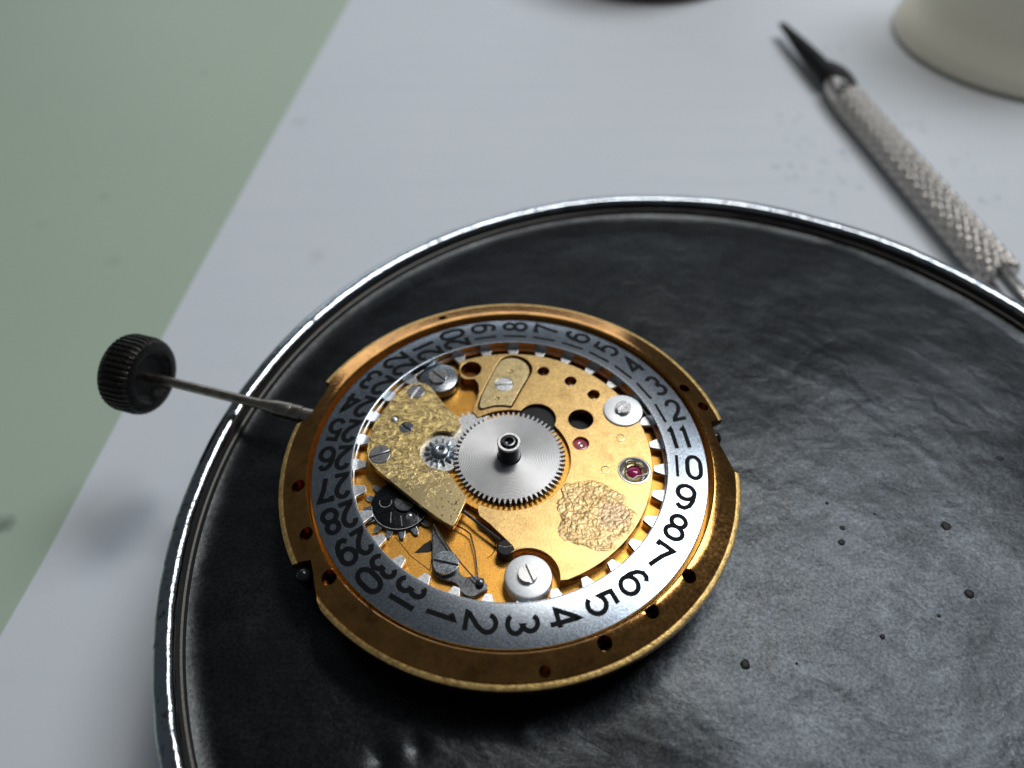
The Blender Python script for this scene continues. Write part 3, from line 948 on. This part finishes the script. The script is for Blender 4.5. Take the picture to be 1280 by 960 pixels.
# setting wheel (dark) over a star wheel
x, y = -6.45, -2.98
ZW = -0.80
link('star_wheel', flat([gear(16, 1.72, 2.26, 0.13, 0.62, 0.30, x, y)], FL + 0.04, FL + 0.20, 0.02), 'blued', mv)
dw = link('setting_wheel', lathe([(0.0, ZW), (0.40, ZW), (1.62, ZW + 0.01), (1.70, ZW - 0.01), (1.76, ZW - 0.07), (1.76, FL + 0.19)], 80, (x, y)), 'steel_black', mv)
link('setting_screw', flat([circ(x + 0.25, y + 0.05, 0.62, 32, R(150), R(345), closed=False)], ZW - 0.01, ZW + 0.16, 0.03), 'steel_dark', dw)
link('stud', lathe([(0.0, ZW + 0.20), (0.10, ZW + 0.18), (0.20, ZW + 0.10), (0.24, ZW)], 20, (-5.82, -3.82)), 'steel', dw)
link('engraved_arc', tube([(px, py, ZW + 0.01) for px, py in circ(-7.35, -2.85, 0.36, 16, R(160), R(380), closed=False)], 0.026, 6), 'steel', dw)
for (ax, ay, bx, by) in ((-6.35, -3.80, -6.22, -4.47), (-6.95, -3.55, -6.9, -4.25), (-5.38, -3.65, -5.30, -4.10)):
    link('engraved_line', tube([(ax, ay, ZW + 0.005), (bx, by, ZW + 0.005)], 0.026, 6), 'steel', dw)
link('bright_edge', tube([(*p, ZW) for p in circ(x, y, 1.70, 30, R(185), R(330), closed=False)], 0.026, 6), 'steel', dw)

# yoke lever, its screw, pin and the springs
lever = link('yoke_lever', flat([smooth(G['lever'], 1)], FL + 0.10, FL + 0.36, 0.03), 'steel_dark', mv)
link('screw', screw_mesh(-3.52, -6.96, FL + 0.36, FL + 0.66, 0.72, R(-13), slot=0.07), 'blued', lever)
link('stud', lathe([(0.0, FL + 0.72), (0.12, FL + 0.70), (0.24, FL + 0.62), (0.26, FL + 0.36)], 24, G['lever_pin'][0]), 'steel_dark', lever)
link('yoke_spring', tube([(x_, y_, FL + 0.35) for x_, y_ in G['wire_a']], 0.05, 8), 'wire', mv)
link('return_spring', tube([(x_, y_, FL + 0.62) for x_, y_ in G['wire_b']], 0.045, 8), 'wire', mv)
link('detent_spring', tube([(x_, y_, -0.5) for x_, y_ in G['bar']], [0.11, 0.10, 0.09, 0.10, 0.12], 8), 'steel_dark', mv)
x, y = H_[10]
hd = link('detent_hole', lathe([(0.0, -0.30), (0.44, -0.31), (0.50, -0.36), (0.50, FL)], 36, (x, y)), 'black', mv)  # black disc put in for the dark hole at the spring end
link('bright_edge', tube([(x - 0.36 + 0.72 * i / 10, y + 0.10 - 0.10 * math.sin(PI * i / 10), -0.29) for i in range(11)], 0.022, 6), 'wire', hd)
link('cusp', flat([G['cusp']], FL - 0.01, FL + 0.04, 0.005), 'black', mv)
# scribed lines on the recess floor
for pl in (arcp(-1.75, -5.55, 0.95, 0.95, -60, 95, 16), [(-6.6, -5.0), (-5.6, -6.2), (-4.45, -7.1)], [(-4.45, -7.1), (-4.4, -6.4)]):
    link('scribed_line', tube([(a_, b_, FL) for a_, b_ in pl], 0.022, 6), 'black', plate)

# winding stem and crown -------------------------------------------
sa = R(163.2)
sd = Vector((math.cos(sa), math.sin(sa), 0))
SZ = -1.15
def on_stem(r, dz=0.0):
    return (sd.x * r, sd.y * r, SZ + dz)
def axial(profile, n=48):
    """Solid of revolution about the stem axis; profile of (distance along the stem, radius)."""
    bm = bmesh.new()
    sv = Vector((-sd.y, sd.x, 0))
    rings = []
    for d, r in profile:
        rings.append([bm.verts.new(Vector(on_stem(d)) + (sv * math.cos(2 * PI * k / n) + Vector((0, 0, 1)) * math.sin(2 * PI * k / n)) * max(r, 1e-3)) for k in range(n)])
    for a, b_ in zip(rings, rings[1:]):
        for k in range(n):
            bm.faces.new((a[k], a[(k + 1) % n], b_[(k + 1) % n], b_[k]))
    bm.faces.new(rings[0][::-1])
    bm.faces.new(rings[-1])
    return bm
stem = link('winding_stem', axial([(12.4, 0.5), (14.2, 0.5), (14.25, 0.56), (14.9, 0.58), (15.0, 0.52), (15.2, 0.57), (16.2, 0.55), (16.5, 0.46), (17.1, 0.42), (17.3, 0.36), (17.4, 0.35), (26.6, 0.34)], 28), 'stem_metal', mv)
NF = 42
def flute(k, d):
    return 1.0 if (k % 4) in (0, 1) else 0.955
bm = bmesh.new()
sv = Vector((-sd.y, sd.x, 0))
prof = [(26.05, 0.30, 0), (26.05, 1.35, 0), (25.9, 1.55, 0), (25.72, 1.7, 0), (25.62, 1.85, 0), (25.62, 2.2, 0), (25.72, 2.48, 0), (25.95, 2.66, 1), (26.3, 2.74, 1), (27.5, 2.74, 1), (27.85, 2.62, 1), (28.05, 2.4, 0), (28.15, 1.2, 0), (28.2, 0.01, 0)]
n = NF * 4
rings = []
for d, r, fl in prof:
    rings.append([bm.verts.new(Vector(on_stem(d)) + (sv * math.cos(2 * PI * k / n) + Vector((0, 0, 1)) * math.sin(2 * PI * k / n)) * r * (flute(k, d) if fl else 1)) for k in range(n)])
for a, b_ in zip(rings, rings[1:]):
    for k in range(n):
        bm.faces.new((a[k], a[(k + 1) % n], b_[(k + 1) % n], b_[k]))
link('crown', bm, 'crown', stem, 28)

# ---------------------------------------------------------------- screwdriver
tipp, endp = Vector((*G['driver'][0], 0)), Vector((*G['driver'][-1], 0))
ax_ = (endp - tipp).normalized()
drv = thing('screwdriver', 'small silver screwdriver with knurled handle and black blade beyond the tray', 'screwdriver', (tipp.x, tipp.y, TABLE))
DZ = TABLE + 1.90
DS = (endp - tipp).length / 51.1       # overall length against the drawing below
sv = Vector((-ax_.y, ax_.x, 0))
SGN = 1.0 if sv.x > 0 else -1.0       # the side away from the tray
def drv_mesh(profile, n=48, rf=None, sq=None):
    profile = [(d * DS, r * 0.98) for d, r in profile]
    bm = bmesh.new()
    rings = []
    for i, (d, r) in enumerate(profile):
        ring = []
        for k in range(n):
            a = 2 * PI * k / n
            rr = r * (rf(d, a) if rf else 1)
            u, w_ = math.cos(a) * rr, math.sin(a) * rr
            if sq:
                s_ = sq(d)
                w_ *= s_
            ring.append(bm.verts.new(tipp + ax_ * d + sv * u + Vector((0, 0, DZ + w_))))
        rings.append(ring)
    for a, b_ in zip(rings, rings[1:]):
        for k in range(n):
            bm.faces.new((a[k], a[(k + 1) % n], b_[(k + 1) % n], b_[k]))
    bm.faces.new(rings[0][::-1])
    bm.faces.new(rings[-1])
    return bm
link('blade', drv_mesh([(0, 0.60), (1.5, 0.75), (6, 1.05), (10, 1.25), (14.2, 1.3)], 24, None, lambda d: 0.35 + 0.65 * min(1, d / 9)), 'blade', drv)
ch = link('chuck', drv_mesh([(14.6, 0.9), (15.2, 1.30), (16.2, 1.60), (18.4, 1.80), (18.9, 1.7)], 40), 'knurl', drv)
lump = [(11.5, 0.1, 0.9), (12.8, 0.35, 1.15), (14.6, 0.6, 1.35), (16.2, 0.7, 1.35), (17.4, 0.7, 1.2), (18.4, 0.6, 0.9)]
link('set_screw', tube([tipp + ax_ * d * DS + sv * 0.55 * SGN + Vector((0, 0, DZ + zz)) for d, zz, rr in lump], [rr for d, zz, rr in lump], 20), 'black', drv)
nd = 230
link('handle', drv_mesh([(18.8, 1.6)] + [(19.0 + 29.0 * i / nd, 1.90) for i in range(nd + 1)] + [(48.2, 1.6)], 110,
     lambda d, a: 1 - 0.14 * (1 - min(1, 1.5 * abs(math.sin(7 * a + d * 1.75)) * abs(math.sin(7 * a - d * 1.75))))), 'knurl', drv, 60)
link('tail_shaft', drv_mesh([(48.0, 0.98), (62.0, 0.98), (62.4, 0.7)], 32), 'nickel', drv)

# ---------------------------------------------------------------- cup and brown pot
CX, CY = 75.5, 83.0
cup = thing('plastic_cup', 'cream plastic cup with rounded flared foot beside the screwdriver tip', 'cup', (CX, CY, TABLE))
link('body', lathe([(0.0, TABLE + 0.3), (17.0, TABLE + 0.1), (18.2, TABLE + 0.3), (18.8, TABLE + 1.0), (18.8, TABLE + 2.0), (18.3, TABLE + 3.0), (17.2, TABLE + 4.0), (16.2, TABLE + 6.0), (15.4, TABLE + 11), (14.8, TABLE + 20), (14.5, TABLE + 32), (14.2, TABLE + 32), (14.2, TABLE + 4), (0, TABLE + 3.5)], 96, (CX, CY)), 'cream', cup, 40)
PX, PY = 24.3, 112.0
pot = thing('brown_pot', 'dark brown round pot at the top edge of the paper', 'pot', (PX, PY, TABLE))
link('body', lathe([(0.0, TABLE + 0.05), (13.4, TABLE + 0.05), (14.4, TABLE + 0.5), (14.8, TABLE + 1.4), (14.8, TABLE + 14), (14.4, TABLE + 14.4), (0, TABLE + 14.4)], 72, (PX, PY)), 'brown', pot)
link('lid', lathe([(15.1, TABLE + 14.4), (15.3, TABLE + 14.9), (15.3, TABLE + 18), (14.7, TABLE + 18.6), (0.0, TABLE + 18.6)], 72, (PX, PY)), 'brown', pot)
